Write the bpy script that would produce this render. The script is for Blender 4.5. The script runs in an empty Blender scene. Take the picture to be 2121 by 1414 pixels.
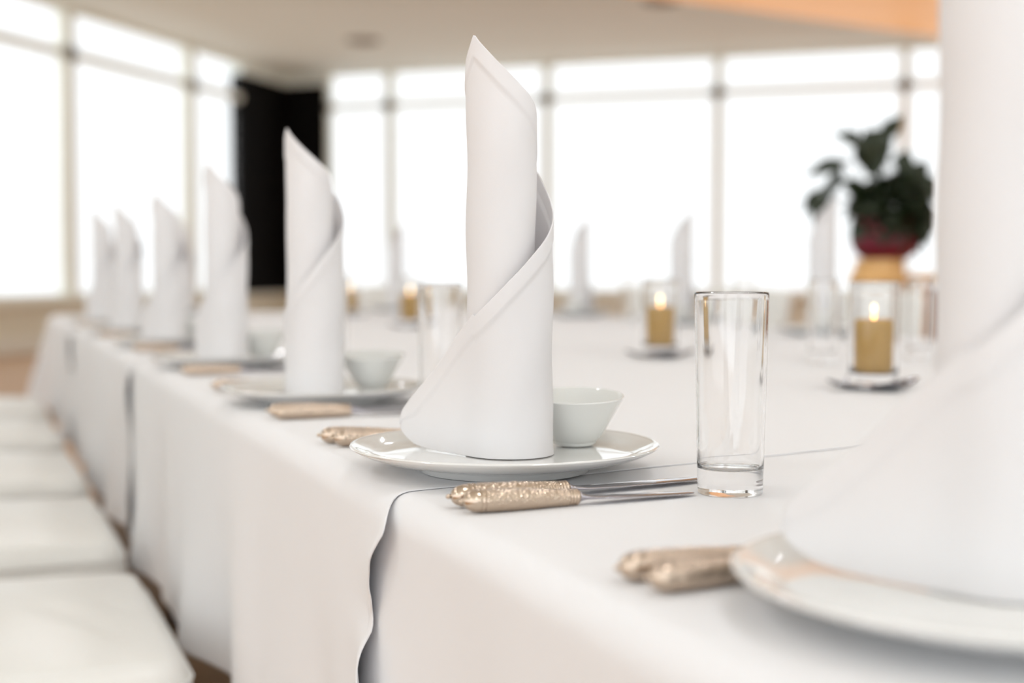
import bpy, bmesh, math, random
from mathutils import Vector, Matrix
import numpy as np

C = bpy.context.scene
COL = C.collection
PI = math.pi
random.seed(7)

# ------------------------------------------------------------------ camera
FPX, CXP, CYP = 2760.0, 1060.5, 707.0
PITCH = math.radians(2.987)
CAM = Vector((0.0, 0.0, 0.923))
cam_d = bpy.data.cameras.new('camera')
cam = bpy.data.objects.new('camera', cam_d)
COL.objects.link(cam)
cam.location = CAM
cam.rotation_euler = (PI / 2 - PITCH, 0, 0)
cam_d.sensor_width = 36.0
cam_d.lens = FPX / 2121.0 * 36.0
cam_d.clip_start = 0.02
cam_d.clip_end = 300
cam_d.dof.use_dof = True
cam_d.dof.focus_distance = 1.085
cam_d.dof.aperture_fstop = 2.8
C.camera = cam

# ------------------------------------------------------------------ light, view
C.view_settings.view_transform = 'Standard'
C.view_settings.look = 'None'
C.view_settings.gamma = 1.0
C.view_settings.exposure = -0.15
C.view_settings.use_curve_mapping = False
C.cycles.max_bounces = 14
C.cycles.diffuse_bounces = 7
C.cycles.glossy_bounces = 6
C.cycles.transmission_bounces = 14
C.cycles.transparent_max_bounces = 16
C.cycles.sample_clamp_indirect = 6.0
C.cycles.use_denoising = True

SKY = 1.5         # the sky the windows show
SUNNY = 2.1        # the bright side of the overcast, behind the viewer
w = bpy.data.worlds.new('overcast_sky')
C.world = w
w.use_nodes = True
nt = w.node_tree
bg = nt.nodes['Background']
tc = nt.nodes.new('ShaderNodeTexCoord')
sp = nt.nodes.new('ShaderNodeSeparateXYZ')
cr = nt.nodes.new('ShaderNodeValToRGB')
mr = nt.nodes.new('ShaderNodeMapRange')
mr.inputs[1].default_value = -1.0
mr.inputs[2].default_value = 1.0
nt.links.new(tc.outputs['Generated'], sp.inputs[0])
nt.links.new(sp.outputs['Z'], mr.inputs[0])
nt.links.new(mr.outputs[0], cr.inputs[0])
cr.color_ramp.elements[0].position = 0.40
cr.color_ramp.elements[0].color = (2.2, 2.36, 2.5, 1)
cr.color_ramp.elements[1].position = 0.47
cr.color_ramp.elements[1].color = (0.965, 0.98, 1.0, 1)
nt.links.new(cr.outputs[0], bg.inputs[0])
dt = nt.nodes.new('ShaderNodeVectorMath')
dt.operation = 'DOT_PRODUCT'
dt.inputs[1].default_value = Vector((-0.30, -0.90, 0.30)).normalized()
nt.links.new(tc.outputs['Generated'], dt.inputs[0])
mr2 = nt.nodes.new('ShaderNodeMapRange')
mr2.interpolation_type = 'SMOOTHSTEP'
mr2.inputs[1].default_value = 0.0
mr2.inputs[2].default_value = 0.85
mr2.inputs[3].default_value = SKY
mr2.inputs[4].default_value = SUNNY
nt.links.new(dt.outputs['Value'], mr2.inputs[0])
nt.links.new(mr2.outputs[0], bg.inputs[1])


# ------------------------------------------------------------------ pixel -> place
def ray(px, py):
    x = (px - CXP) / FPX
    y = (CYP - py) / FPX
    s, c = math.sin(PITCH), math.cos(PITCH)
    return Vector((x, c + y * s, -s + y * c))


def P(px, py, z):
    """the point of the horizontal plane at height z seen at this pixel"""
    r = ray(px, py)
    return CAM + r * ((z - CAM.z) / r.z)


def PY(px, py, Y):
    r = ray(px, py)
    return CAM + r * (Y / r.y)


TZ = 0.75                                   # top of the cloth
E0 = P(826, 1022, TZ)
ANG = math.radians(22.2)
U = Vector((-math.sin(ANG), math.cos(ANG), 0))      # along the near table edge, away
V = Vector((math.cos(ANG), math.sin(ANG), 0))       # into the table


def T(u, v, z=TZ):
    p = E0 + U * u + V * v
    return Vector((p.x, p.y, z))


def UV(p):
    d = p - E0
    return d.dot(U), d.dot(V)


# ------------------------------------------------------------------ materials
def mat(name, col, rough=0.5, metal=0.0, trans=0.0, ior=1.45, coat=0.0, sheen=0.0, noise=0.0, nscale=8.0,
        bump=0.0, bscale=200.0, emis=None, estr=0.0, spec=0.5, bdist=0.001):
    m = bpy.data.materials.new(name)
    m.use_nodes = True
    n = m.node_tree.nodes
    L = m.node_tree.links
    b = n['Principled BSDF']
    b.inputs['Base Color'].default_value = (*col, 1)
    b.inputs['Roughness'].default_value = rough
    b.inputs['Metallic'].default_value = metal
    b.inputs['Transmission Weight'].default_value = trans
    b.inputs['IOR'].default_value = ior
    b.inputs['Coat Weight'].default_value = coat
    b.inputs['Sheen Weight'].default_value = sheen
    b.inputs['Specular IOR Level'].default_value = spec
    if emis:
        b.inputs['Emission Color'].default_value = (*emis, 1)
        b.inputs['Emission Strength'].default_value = estr
    t = n.new('ShaderNodeTexCoord')
    if noise > 0:
        nz = n.new('ShaderNodeTexNoise')
        nz.inputs['Scale'].default_value = nscale
        nz.inputs['Detail'].default_value = 4
        L.new(t.outputs['Object'], nz.inputs['Vector'])
        mx = n.new('ShaderNodeMix')
        mx.data_type = 'RGBA'
        mx.inputs[6].default_value = (*[c * (1 - noise) for c in col], 1)
        mx.inputs[7].default_value = (*[min(1, c * (1 + noise)) for c in col], 1)
        L.new(nz.outputs[0], mx.inputs[0])
        L.new(mx.outputs[2], b.inputs['Base Color'])
    if bump > 0:
        nz2 = n.new('ShaderNodeTexNoise')
        nz2.inputs['Scale'].default_value = bscale
        nz2.inputs['Detail'].default_value = 3
        L.new(t.outputs['Object'], nz2.inputs['Vector'])
        bp = n.new('ShaderNodeBump')
        bp.inputs['Strength'].default_value = bump
        bp.inputs['Distance'].default_value = bdist
        L.new(nz2.outputs[0], bp.inputs['Height'])
        L.new(bp.outputs[0], b.inputs['Normal'])
    return m


def pane_mat():
    m = bpy.data.materials.new('window_glass')
    m.use_nodes = True
    n = m.node_tree.nodes
    L = m.node_tree.links
    n.clear()
    o = n.new('ShaderNodeOutputMaterial')
    mx = n.new('ShaderNodeMixShader')
    tr = n.new('ShaderNodeBsdfTransparent')
    tr.inputs[0].default_value = (0.96, 0.975, 0.97, 1)
    gl = n.new('ShaderNodeBsdfGlossy')
    gl.inputs['Roughness'].default_value = 0.02
    fr = n.new('ShaderNodeFresnel')
    fr.inputs[0].default_value = 1.35
    L.new(fr.outputs[0], mx.inputs[0])
    L.new(tr.outputs[0], mx.inputs[1])
    L.new(gl.outputs[0], mx.inputs[2])
    L.new(mx.outputs[0], o.inputs[0])
    return m


def wood_mat(name, c1, c2, rough=0.35, scale=3.0):
    m = bpy.data.materials.new(name)
    m.use_nodes = True
    n = m.node_tree.nodes
    L = m.node_tree.links
    b = n['Principled BSDF']
    b.inputs['Roughness'].default_value = rough
    t = n.new('ShaderNodeTexCoord')
    mp = n.new('ShaderNodeMapping')
    mp.inputs['Scale'].default_value = (scale, scale * 8, scale)
    nz = n.new('ShaderNodeTexNoise')
    nz.inputs['Scale'].default_value = 2.5
    nz.inputs['Detail'].default_value = 6
    r = n.new('ShaderNodeValToRGB')
    r.color_ramp.elements[0].color = (*c1, 1)
    r.color_ramp.elements[1].color = (*c2, 1)
    r.color_ramp.elements[0].position = 0.3
    r.color_ramp.elements[1].position = 0.7
    L.new(t.outputs['Object'], mp.inputs[0])
    L.new(mp.outputs[0], nz.inputs['Vector'])
    L.new(nz.outputs[0], r.inputs[0])
    L.new(r.outputs[0], b.inputs['Base Color'])
    return m


M = dict(
    cloth=mat('white_tablecloth', (0.775, 0.775, 0.79), 0.85, sheen=0.15, bump=0.12, bscale=900, spec=0.2, bdist=0.0006),
    linen=mat('white_linen_napkin', (0.865, 0.865, 0.88), 0.9, sheen=0.1, bump=0.15, bscale=700, spec=0.15, bdist=0.0005),
    china=mat('white_glazed_china', (0.77, 0.775, 0.76), 0.06, coat=0.6, noise=0.01, nscale=3),
    bowl=mat('white_glazed_bowl', (0.73, 0.74, 0.72), 0.12, coat=0.4, noise=0.01, nscale=3),
    glass=mat('clear_glass', (1, 1, 1), 0.0, trans=1.0, ior=1.48),
    gold=mat('champagne_gold_metal', (0.60, 0.49, 0.39), 0.20, metal=1.0, noise=0.06, nscale=120),
    steel=mat('polished_steel', (0.45, 0.43, 0.46), 0.08, metal=1.0),
    dish=mat('dark_mirror_metal', (0.20, 0.20, 0.22), 0.07, metal=1.0),
    wax=mat('gold_candle_wax', (0.58, 0.34, 0.065), 0.45, coat=0.2, noise=0.08, nscale=40),
    wick=mat('charred_wick', (0.03, 0.025, 0.02), 0.9),
    flame=mat('candle_flame', (1, 0.75, 0.35), 0.5, emis=(1.0, 0.72, 0.32), estr=140.0),
    ember=mat('wick_glow', (1, 0.5, 0.15), 0.5, emis=(1.0, 0.50, 0.14), estr=22.0),
    lamp=mat('fill_light_glow', (0.9, 0.9, 0.88), 0.6, emis=(0.93, 0.95, 1.0), estr=40.0),  # emission of the fill lights added above the table
    leather=mat('white_leather', (0.79, 0.79, 0.76), 0.34, noise=0.02, nscale=10, bump=0.2, bscale=160, bdist=0.001),
    darkwood=wood_mat('dark_stained_wood', (0.020, 0.011, 0.008), (0.05, 0.026, 0.017)),
    floor=wood_mat('orange_parquet', (0.43, 0.255, 0.135), (0.54, 0.34, 0.19), 0.6, 1.2),
    ceil=mat('beige_ceiling_paint', (0.88, 0.935, 0.91), 0.9, noise=0.02, nscale=1),
    wall=mat('olive_beige_paint', (0.82, 0.80, 0.69), 0.85, noise=0.03, nscale=2),
    sill=mat('pale_painted_wood', (0.86, 0.86, 0.80), 0.6, noise=0.02, nscale=3),
    frame=mat('pale_window_frame', (0.86, 0.87, 0.80), 0.6, noise=0.02, nscale=5),
    joint=mat('dark_frame_joint', (0.12, 0.11, 0.10), 0.6),
    pane=pane_mat(),
    black=mat('black_wall_finish', (0.004, 0.0035, 0.0035), 0.75, noise=0.3, nscale=3, spec=0.1),
    orange=mat('orange_panel_added_glow', (0.82, 0.43, 0.13), 0.5, noise=0.04, nscale=1.5, emis=(1.0, 0.48, 0.14), estr=0.38),  # orange panel, brightened by a glow added to its colour
    vent=mat('taupe_vent_metal', (0.36, 0.33, 0.28), 0.6),
    leaf=mat('dark_green_leaf', (0.013, 0.022, 0.006), 0.42, noise=0.3, nscale=14),
    pot=mat('maroon_ceramic', (0.15, 0.005, 0.02), 0.30, noise=0.1, nscale=6),
    lightwood=wood_mat('honey_oak', (0.66, 0.36, 0.12), (0.80, 0.48, 0.19), 0.35, 3),
    redwood=wood_mat('reddish_brown_wood', (0.17, 0.055, 0.03), (0.26, 0.09, 0.05), 0.45, 3),
)


def let_light_through(m, k, col):
    """thin cloth: part of the light passes to the other side"""
    n, L = m.node_tree.nodes, m.node_tree.links
    mx, tr = n.new('ShaderNodeMixShader'), n.new('ShaderNodeBsdfTranslucent')
    tr.inputs[0].default_value = (*col, 1)
    mx.inputs[0].default_value = k
    L.new(n['Principled BSDF'].outputs[0], mx.inputs[1])
    L.new(tr.outputs[0], mx.inputs[2])
    L.new(mx.outputs[0], n['Material Output'].inputs[0])


let_light_through(M['linen'], 0.24, (0.86, 0.82, 0.80))

# ------------------------------------------------------------------ builders
def obj(name, bm, m, parent=None, smooth=True, sharp=None):
    me = bpy.data.meshes.new(name)
    bm.normal_update()
    bm.to_mesh(me)
    bm.free()
    me.materials.append(m)
    if smooth:
        me.polygons.foreach_set('use_smooth', [True] * len(me.polygons))
        if sharp is not None:
            me.set_sharp_from_angle(angle=math.radians(sharp))
    o = bpy.data.objects.new(name, me)
    COL.objects.link(o)
    if parent is not None:
        o.parent = parent
    return o


def tag(o, label=None, cat=None, group=None, kind=None):
    if label:
        o['label'] = label
    if cat:
        o['category'] = cat
    if group:
        o['group'] = group
    if kind:
        o['kind'] = kind
    return o


def thing(name, label, cat, loc=(0, 0, 0), rz=0.0, group=None):
    o = bpy.data.objects.new(name, None)
    COL.objects.link(o)
    o.empty_display_size = 0.05
    o.location = loc
    o.rotation_euler = (0, 0, rz)
    return tag(o, label, cat, group)


def copy_tree(o, loc=None, rz=None, label=None, group=None, scale=None):
    def rec(x, par):
        c = x.copy()
        COL.objects.link(c)
        c.parent = par
        for ch in list(x.children):
            rec(ch, c)
        return c
    r = rec(o, None)
    if loc is not None:
        r.location = loc
    if rz is not None:
        r.rotation_euler = (r.rotation_euler.x, r.rotation_euler.y, rz)
    if scale is not None:
        r.scale = scale
    if label:
        r['label'] = label
    if group:
        r['group'] = group
    return r


def lathe(bm, prof, n=64, mtx=None, close_ends=True):
    """prof: (r, z) list, revolved about z"""
    rings = []
    for r, z in prof:
        if r < 1e-7:
            rings.append([bm.verts.new((0, 0, z))])
        else:
            rings.append([bm.verts.new((r * math.cos(2 * PI * k / n), r * math.sin(2 * PI * k / n), z)) for k in range(n)])
    fs = []
    for a, b in zip(rings, rings[1:]):
        for k in range(n):
            k2 = (k + 1) % n
            if len(a) == 1 and len(b) == 1:
                continue
            if len(a) == 1:
                fs.append(bm.faces.new((a[0], b[k], b[k2])))
            elif len(b) == 1:
                fs.append(bm.faces.new((a[k2], a[k], b[0])))
            else:
                fs.append(bm.faces.new((a[k], a[k2], b[k2], b[k])))
    vs = [v for r in rings for v in r]
    bmesh.ops.recalc_face_normals(bm, faces=fs)
    if mtx is not None:
        bmesh.ops.transform(bm, matrix=mtx, verts=vs)
    return vs


def smooth_prof(pts, n=6):
    """Catmull-Rom through (r, z) points"""
    out = []
    p = [pts[0]] + list(pts) + [pts[-1]]
    for i in range(1, len(p) - 2):
        for k in range(n):
            t = k / n
            q = []
            for d in (0, 1):
                a, b, c, e = p[i - 1][d], p[i][d], p[i + 1][d], p[i + 2][d]
                q.append(0.5 * (2 * b + (c - a) * t + (2 * a - 5 * b + 4 * c - e) * t * t + (3 * b - a - 3 * c + e) * t ** 3))
            out.append((max(q[0], 0.0), q[1]))
    out.append(pts[-1])
    return out


def box(bm, lo, hi, bev=0.0, seg=3, mtx=None):
    c = [(a + b) / 2 for a, b in zip(lo, hi)]
    s = [abs(b - a) for a, b in zip(lo, hi)]
    r = bmesh.ops.create_cube(bm, size=1.0)
    vs = r['verts']
    bmesh.ops.scale(bm, vec=s, verts=vs)
    bmesh.ops.translate(bm, vec=c, verts=vs)
    if bev > 0:
        es = list({e for v in vs for e in v.link_edges})
        g = bmesh.ops.bevel(bm, geom=es, offset=bev, segments=seg, profile=0.5, affect='EDGES')
        vs = list({v for f in g['faces'] for v in f.verts} | {v for v in vs if v.is_valid})
    if mtx is not None:
        bmesh.ops.transform(bm, matrix=mtx, verts=vs)
    return vs


def grid_mesh(bm, G):
    """G: list of rows of points"""
    R = [[bm.verts.new(p) for p in row] for row in G]
    for a, b in zip(R, R[1:]):
        for k in range(len(a) - 1):
            bm.faces.new((a[k], a[k + 1], b[k + 1], b[k]))
    return R


def tube(bm, pts, rad, n=8, cap=True):
    rings = []
    up = Vector((0, 0, 1))
    for i, p in enumerate(pts):
        p = Vector(p)
        a = Vector(pts[max(i - 1, 0)])
        b = Vector(pts[min(i + 1, len(pts) - 1)])
        d = (b - a).normalized()
        x = d.cross(up)
        if x.length < 1e-3:
            x = d.cross(Vector((1, 0, 0)))
        x.normalize()
        y = x.cross(d)
        r = rad[i] if isinstance(rad, (list, tuple)) else rad
        rings.append([bm.verts.new(p + x * r * math.cos(2 * PI * k / n) + y * r * math.sin(2 * PI * k / n)) for k in range(n)])
    for a, b in zip(rings, rings[1:]):
        for k in range(n):
            bm.faces.new((a[k], a[(k + 1) % n], b[(k + 1) % n], b[k]))
    if cap:
        bm.faces.new(rings[0][::-1])
        bm.faces.new(rings[-1])


def lerp_table(tab, x):
    if x <= tab[0][0]:
        return tab[0][1]
    for (a, b), (c, d) in zip(tab, tab[1:]):
        if x <= c:
            return b + (d - b) * (x - a) / (c - a)
    return tab[-1][1]


def cubic_table(tab):
    """monotone-ish smooth interpolation"""
    xs = [t[0] for t in tab]
    ys = [t[1] for t in tab]
    n = len(xs)
    dl = [(ys[i + 1] - ys[i]) / (xs[i + 1] - xs[i]) for i in range(n - 1)]
    m = [dl[0]] + [0 if dl[i - 1] * dl[i] <= 0 else 2 * dl[i - 1] * dl[i] / (dl[i - 1] + dl[i]) for i in range(1, n - 1)] + [dl[-1]]

    def f(x):
        if x <= xs[0]:
            return ys[0]
        if x >= xs[-1]:
            return ys[-1]
        i = max(k for k in range(n - 1) if xs[k] <= x)
        h = xs[i + 1] - xs[i]
        t = (x - xs[i]) / h
        return ((2 * t ** 3 - 3 * t * t + 1) * ys[i] + (t ** 3 - 2 * t * t + t) * h * m[i]
                + (-2 * t ** 3 + 3 * t * t) * ys[i + 1] + (t ** 3 - t * t) * h * m[i + 1])
    return f


# ================================================================== SETTING
WA = Vector((-5.57, 14.8, 0))
WL = Vector((0.292, 0.956, 0)).normalized()      # along the glazed wall on one side
WC = Vector((-3.58, 21.3, 0))                    # the corner
WR = Vector((0.956, -0.292, 0)).normalized()     # along the other glazed wall
CEIL = 4.04


def frame_mtx(o, d):
    """local x along d, local y outwards of the room"""
    y = Vector((-d.y, d.x, 0))
    return Matrix(((d.x, y.x, 0, o.x), (d.y, y.y, 0, o.y), (0, 0, 1, 0), (0, 0, 0, 1)))


ML = frame_mtx(WA, WL)      # local +y = outwards (towards -X)
MR = frame_mtx(WC, WR)

bm = bmesh.new()
box(bm, (-13, -6, -0.1), (17, 26, 0.0))
tag(obj('floor', bm, M['floor'], smooth=False), kind='structure')

bm = bmesh.new()
cpts = []
for q in (WA - WL * 22, WC + WL * 0.2 - WR * 0.2, WC + WR * 20, Vector((15.5, -6, 0)), Vector((-12, -6, 0))):
    cpts.append((q.x, q.y))
lo = [bm.verts.new((x, y, CEIL)) for x, y in cpts]
hi = [bm.verts.new((x, y, CEIL + 0.15)) for x, y in cpts]
bm.faces.new(lo)
bm.faces.new(hi[::-1])
for k in range(len(lo)):
    k2 = (k + 1) % len(lo)
    bm.faces.new((lo[k], hi[k], hi[k2], lo[k2]))
bmesh.ops.recalc_face_normals(bm, faces=bm.faces)
tag(obj('ceiling', bm, M['ceil'], smooth=False), kind='structure')


def strip(name, mtx, x0, x1, y0, y1, z0, z1, m, bev=0.0):
    b = bmesh.new()
    box(b, (x0, y0, z0), (x1, y1, z1), bev, 2, mtx)
    return tag(obj(name, b, m, smooth=False), kind='structure')


SILL = 0.60
strip('wall_left', ML, -20, 7.0, 0.0, 0.2, 0.0, SILL - 0.06, M['wall'])
strip('baseboard_left', ML, -20, 6.85, -0.03, 0.0, 0.0, 0.20, M['sill'])
strip('trim_1', ML, -20, 6.8, -0.10, 0.2, SILL - 0.06, SILL, M['sill'], 0.008)
strip('wall_back', MR, 0.0, 19, 0.0, 0.2, 0.0, SILL - 0.06, M['wall'])
strip('baseboard_back', MR, 0.05, 19, -0.03, 0.0, 0.0, 0.20, M['sill'])
strip('trim_2', MR, 0.1, 19, -0.10, 0.2, SILL - 0.06, SILL, M['sill'], 0.008)
# the black corner and the beige bulkhead over it
strip('wall_corner_left', ML, 5.36, 6.84, 0.0, 0.2, SILL, 3.86, M['black'])
strip('wall_corner_back', MR, -0.05, 0.72, 0.0, 0.2, SILL, 3.86, M['black'])
strip('trim_3', ML, 5.36, 6.84, -0.02, 0.2, 3.86, CEIL, M['ceil'])
strip('trim_4', MR, 0.02, 0.72, -0.02, 0.2, 3.86, CEIL, M['ceil'])
# end wall beyond the plant
bm = bmesh.new()
box(bm, (12.0, -6, 0), (12.2, 17.0, CEIL))
tag(obj('wall_right', bm, M['sill'], smooth=False), kind='structure')

win_n = [0]


def window(mtx, x0, x1, mw):
    win_n[0] += 1
    b = bmesh.new()
    top, tr = CEIL, 3.50
    box(b, (x0 - mw / 2, -0.04, SILL), (x0 + mw / 2, 0.12, top), 0, 2, mtx)            # mullion
    box(b, (x0 + mw / 2, 0.0, tr - 0.05), (x1 - mw / 2, 0.08, tr + 0.05), 0, 2, mtx)   # transom
    box(b, (x0 + mw / 2, 0.0, SILL), (x1 - mw / 2, 0.08, SILL + 0.06), 0, 2, mtx)
    box(b, (x0 + mw / 2, 0.0, top - 0.05), (x1 - mw / 2, 0.08, top), 0, 2, mtx)
    f = tag(obj('window_%d' % win_n[0], b, M['frame'], smooth=False), kind='structure')
    b = bmesh.new()
    box(b, (x0 - mw * 0.65, -0.055, tr - 0.08), (x0 + mw * 0.65, -0.045, tr + 0.08), 0, 2, mtx)
    obj('frame_joint', b, M['joint'], f, smooth=False)
    b = bmesh.new()
    for z0, z1 in ((SILL + 0.06, tr - 0.05), (tr + 0.05, top - 0.05)):
        r = [Vector((x0 + mw / 2, 0.04, z0)), Vector((x1 - mw / 2, 0.04, z0)), Vector((x1 - mw / 2, 0.04, z1)), Vector((x0 + mw / 2, 0.04, z1))]
        b.faces.new([b.verts.new(mtx @ p) for p in r])
    obj('glass_pane', b, M['pane'], f, smooth=False)


LB = [-18.2, -15.44, -12.68, -9.92, -7.16, -4.40, -1.63, 1.13, 3.90, 5.44]
for a, b_ in zip(LB, LB[1:]):
    window(ML, a, b_, 0.16)
RB = [0.74, 1.76, 4.29, 6.84, 9.42, 12.0, 14.6, 17.2]
for a, b_ in zip(RB, RB[1:]):
    window(MR, a, b_, 0.125 if a > 1 else 0.06)

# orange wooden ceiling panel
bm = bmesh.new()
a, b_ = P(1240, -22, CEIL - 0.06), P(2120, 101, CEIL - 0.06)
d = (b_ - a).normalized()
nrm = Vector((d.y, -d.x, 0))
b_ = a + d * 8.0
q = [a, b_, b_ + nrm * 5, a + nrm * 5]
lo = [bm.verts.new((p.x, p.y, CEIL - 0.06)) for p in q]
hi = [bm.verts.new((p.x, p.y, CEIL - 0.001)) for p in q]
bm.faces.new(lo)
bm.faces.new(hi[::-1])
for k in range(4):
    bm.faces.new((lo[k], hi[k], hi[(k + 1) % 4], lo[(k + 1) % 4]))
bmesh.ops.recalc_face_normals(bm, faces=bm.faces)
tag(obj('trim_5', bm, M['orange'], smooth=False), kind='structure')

for px, py, lb in ((752, 83, 'round taupe ceiling vent beside the tip of the sharply focused napkin'),
                   (1372, 0, 'round ceiling vent at the top of the photo beside the orange ceiling panel')):
    p = P(px, py, CEIL)
    t = thing('ceiling_vent', lb, 'vent', (p.x, p.y, CEIL), 0, 'round ceiling vents')
    bm = bmesh.new()
    lathe(bm, [(0.15, 0), (0.235, 0), (0.24, -0.012), (0.20, -0.03), (0.16, -0.02), (0.15, 0)], 40)
    obj('rim', bm, M['vent'], t)
    bm = bmesh.new()
    for r in (0.03, 0.065, 0.10, 0.13):
        lathe(bm, [(r, -0.004), (r + 0.018, -0.02), (r + 0.02, -0.018), (r + 0.002, -0.002), (r, -0.004)], 32)
    obj('grille', bm, M['vent'], t)

# unseen fill lights added under the ceiling to brighten the table
fill0 = None
for i, lx in enumerate((-2.6, 0.9, 4.4)):
    for j, ly in enumerate((-3.0, 0.6, 4.2, 7.8)):
        lb = 'unseen round fill light added under the ceiling to brighten the banquet table'
        if fill0 is None:
            fill0 = thing('fill_light', lb, 'ceiling light', (lx, ly, CEIL), 0, 'added ceiling fill lights')
            bm = bmesh.new()
            lathe(bm, [(.22, 0), (.26, 0), (.262, -.008), (.245, -.014), (.222, -.010), (.22, 0)], 40)
            obj('trim_ring', bm, M['sill'], fill0)
            bm = bmesh.new()
            lathe(bm, [(0, -.006), (.222, -.006), (.222, -.001), (0, -.001)], 40)
            obj('diffuser', bm, M['lamp'], fill0)
        else:
            copy_tree(fill0, (lx, ly, CEIL))

# ================================================================== TABLE
TL, TW, U0 = 4.62, 1.95, -1.55
tb = thing('banquet_table', 'long banquet table hidden under overlapping white tablecloths', 'table', T((TL + U0) / 2, TW / 2, 0), ANG)
# local frame: x = V, y = U
bm = bmesh.new()
box(bm, (-TW / 2 + 0.005, -(TL - U0) / 2 + 0.005, 0.715), (TW / 2 - 0.005, (TL - U0) / 2 - 0.005, 0.7465), 0.004, 2)
obj('tabletop', bm, M['darkwood'], tb, sharp=40)
for sx in (-1, 1):
    for yy in (-2.9, -1.0, 1.0, 2.9):
        bm = bmesh.new()
        box(bm, (sx * 0.78 - 0.04, yy - 0.04, 0.0), (sx * 0.78 + 0.04, yy + 0.04, 0.715), 0.006, 2)
        obj('leg', bm, M['darkwood'], tb, sharp=40)

RF = 0.024           # fold radius at the edge
DROP = 0.37
V0 = 0.013           # where the cloth starts to bend over the near edge


def ripple(s, d):
    """gentle folds of the hang; s along the edge, d hang length"""
    k = min(max(d, 0.0) / DROP, 1.4)
    a = 0.013 * math.sin(2 * PI * (s / 0.52 + 0.30 * k) + 0.6) + 0.009 * math.sin(2 * PI * (s / 0.29 - 0.22 * k) + 2.0)
    a += 0.007 * math.sin(2 * PI * (s / 1.15) + 1.0)
    a += 0.004 * math.sin(2 * PI * (s / 0.17 + 0.75 * k) + 0.8) * math.sin(2 * PI * s / 0.9 + 0.5)
    return k ** 1.25 * (0.009 + a)


def drape(u, v, zoff=0.0):
    """flat cloth coordinates -> place (over the table's edges and down)"""
    uu, vv = min(u, TL), min(max(v, V0), TW)
    du, dv = u - uu, v - vv
    d = math.hypot(du, dv)
    if d < 1e-9:
        return T(u, v, TZ + zoff + 0.0004 * math.sin(u * 23 + v * 7) * math.sin(v * 19 + 1))
    n = (U * du + V * dv) / d
    arc = RF * PI / 2
    s = u if dv <= 0 and du <= 0 else (u * 0.9 + v * 1.1)
    if d < arc:
        out = RF * math.sin(d / RF)
        dn = RF * (1 - math.cos(d / RF))
    else:
        out = RF
        dn = RF + (d - arc)
    out += ripple(s, dn)
    if du > 0 and dv != 0:
        out += 0.11 * abs(2 * n.dot(U) * n.dot(V)) * min(dn / DROP, 1.2)
    out += zoff * min(1.0, d / arc)
    dn -= zoff * max(0.0, 1 - d / arc)
    p = T(uu, vv, TZ)
    return Vector((p.x + n.x * out, p.y + n.y * out, TZ - dn))


# hem of the upper cloth, traced where it hangs over the edge: (flat v, edge u, lift)
def hem_line():
    # (px, py, lift away from the cloth below)
    rows = [(818, 1030, .002), (806, 1055, .004), (800, 1080, .009), (796, 1103, .012), (783, 1135, .014), (772, 1165, .015),
            (769, 1190, .013), (771, 1220, .010), (776, 1250, .006), (780, 1277, .002), (776, 1300, .004), (762, 1330, .010),
            (751, 1360, .015), (745, 1390, .018), (746, 1414, .019), (752, 1470, .020), (760, 1600, .020)]
    out = []
    for px, py, lf in rows:
        r = ray(px, py)
        u, z = 0.0, 0.7
        for _ in range(12):
            dn = TZ - z
            d = dn + (PI / 2 - 1) * RF if dn > RF else RF * math.acos(max(-1, min(1, 1 - dn / RF)))
            vv = V0 - (RF if dn > RF else RF * math.sin(d / RF)) - ripple(u, dn) - lf
            tt = (vv - (CAM - E0).dot(V)) / r.dot(V)
            p = CAM + r * tt
            u, z = UV(p)[0], p.z
        dn = TZ - z
        d = dn + (PI / 2 - 1) * RF if dn > RF else RF * math.acos(max(-1, min(1, 1 - dn / RF)))
        out.append((d, u, lf))
    return out


HEM = [h for h in hem_line() if h[0] > 0.034]
HEM = [(0.0, 0.002, .001), (0.010, 0.0015, .002)] + HEM
S1 = UV(P(1820, 922, TZ))
HS = (S1[0] - HEM[0][1]) / (S1[1])
fh_u = cubic_table([(-0.02, HEM[0][1])] + [(a, b) for a, b, c in HEM])
fh_l = cubic_table([(-0.02, 0.0)] + [(a, c) for a, b, c in HEM])


def seam_near(v):
    if v >= V0:
        return fh_u(0) + HS * (v - V0)
    return fh_u(V0 - v)


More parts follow.
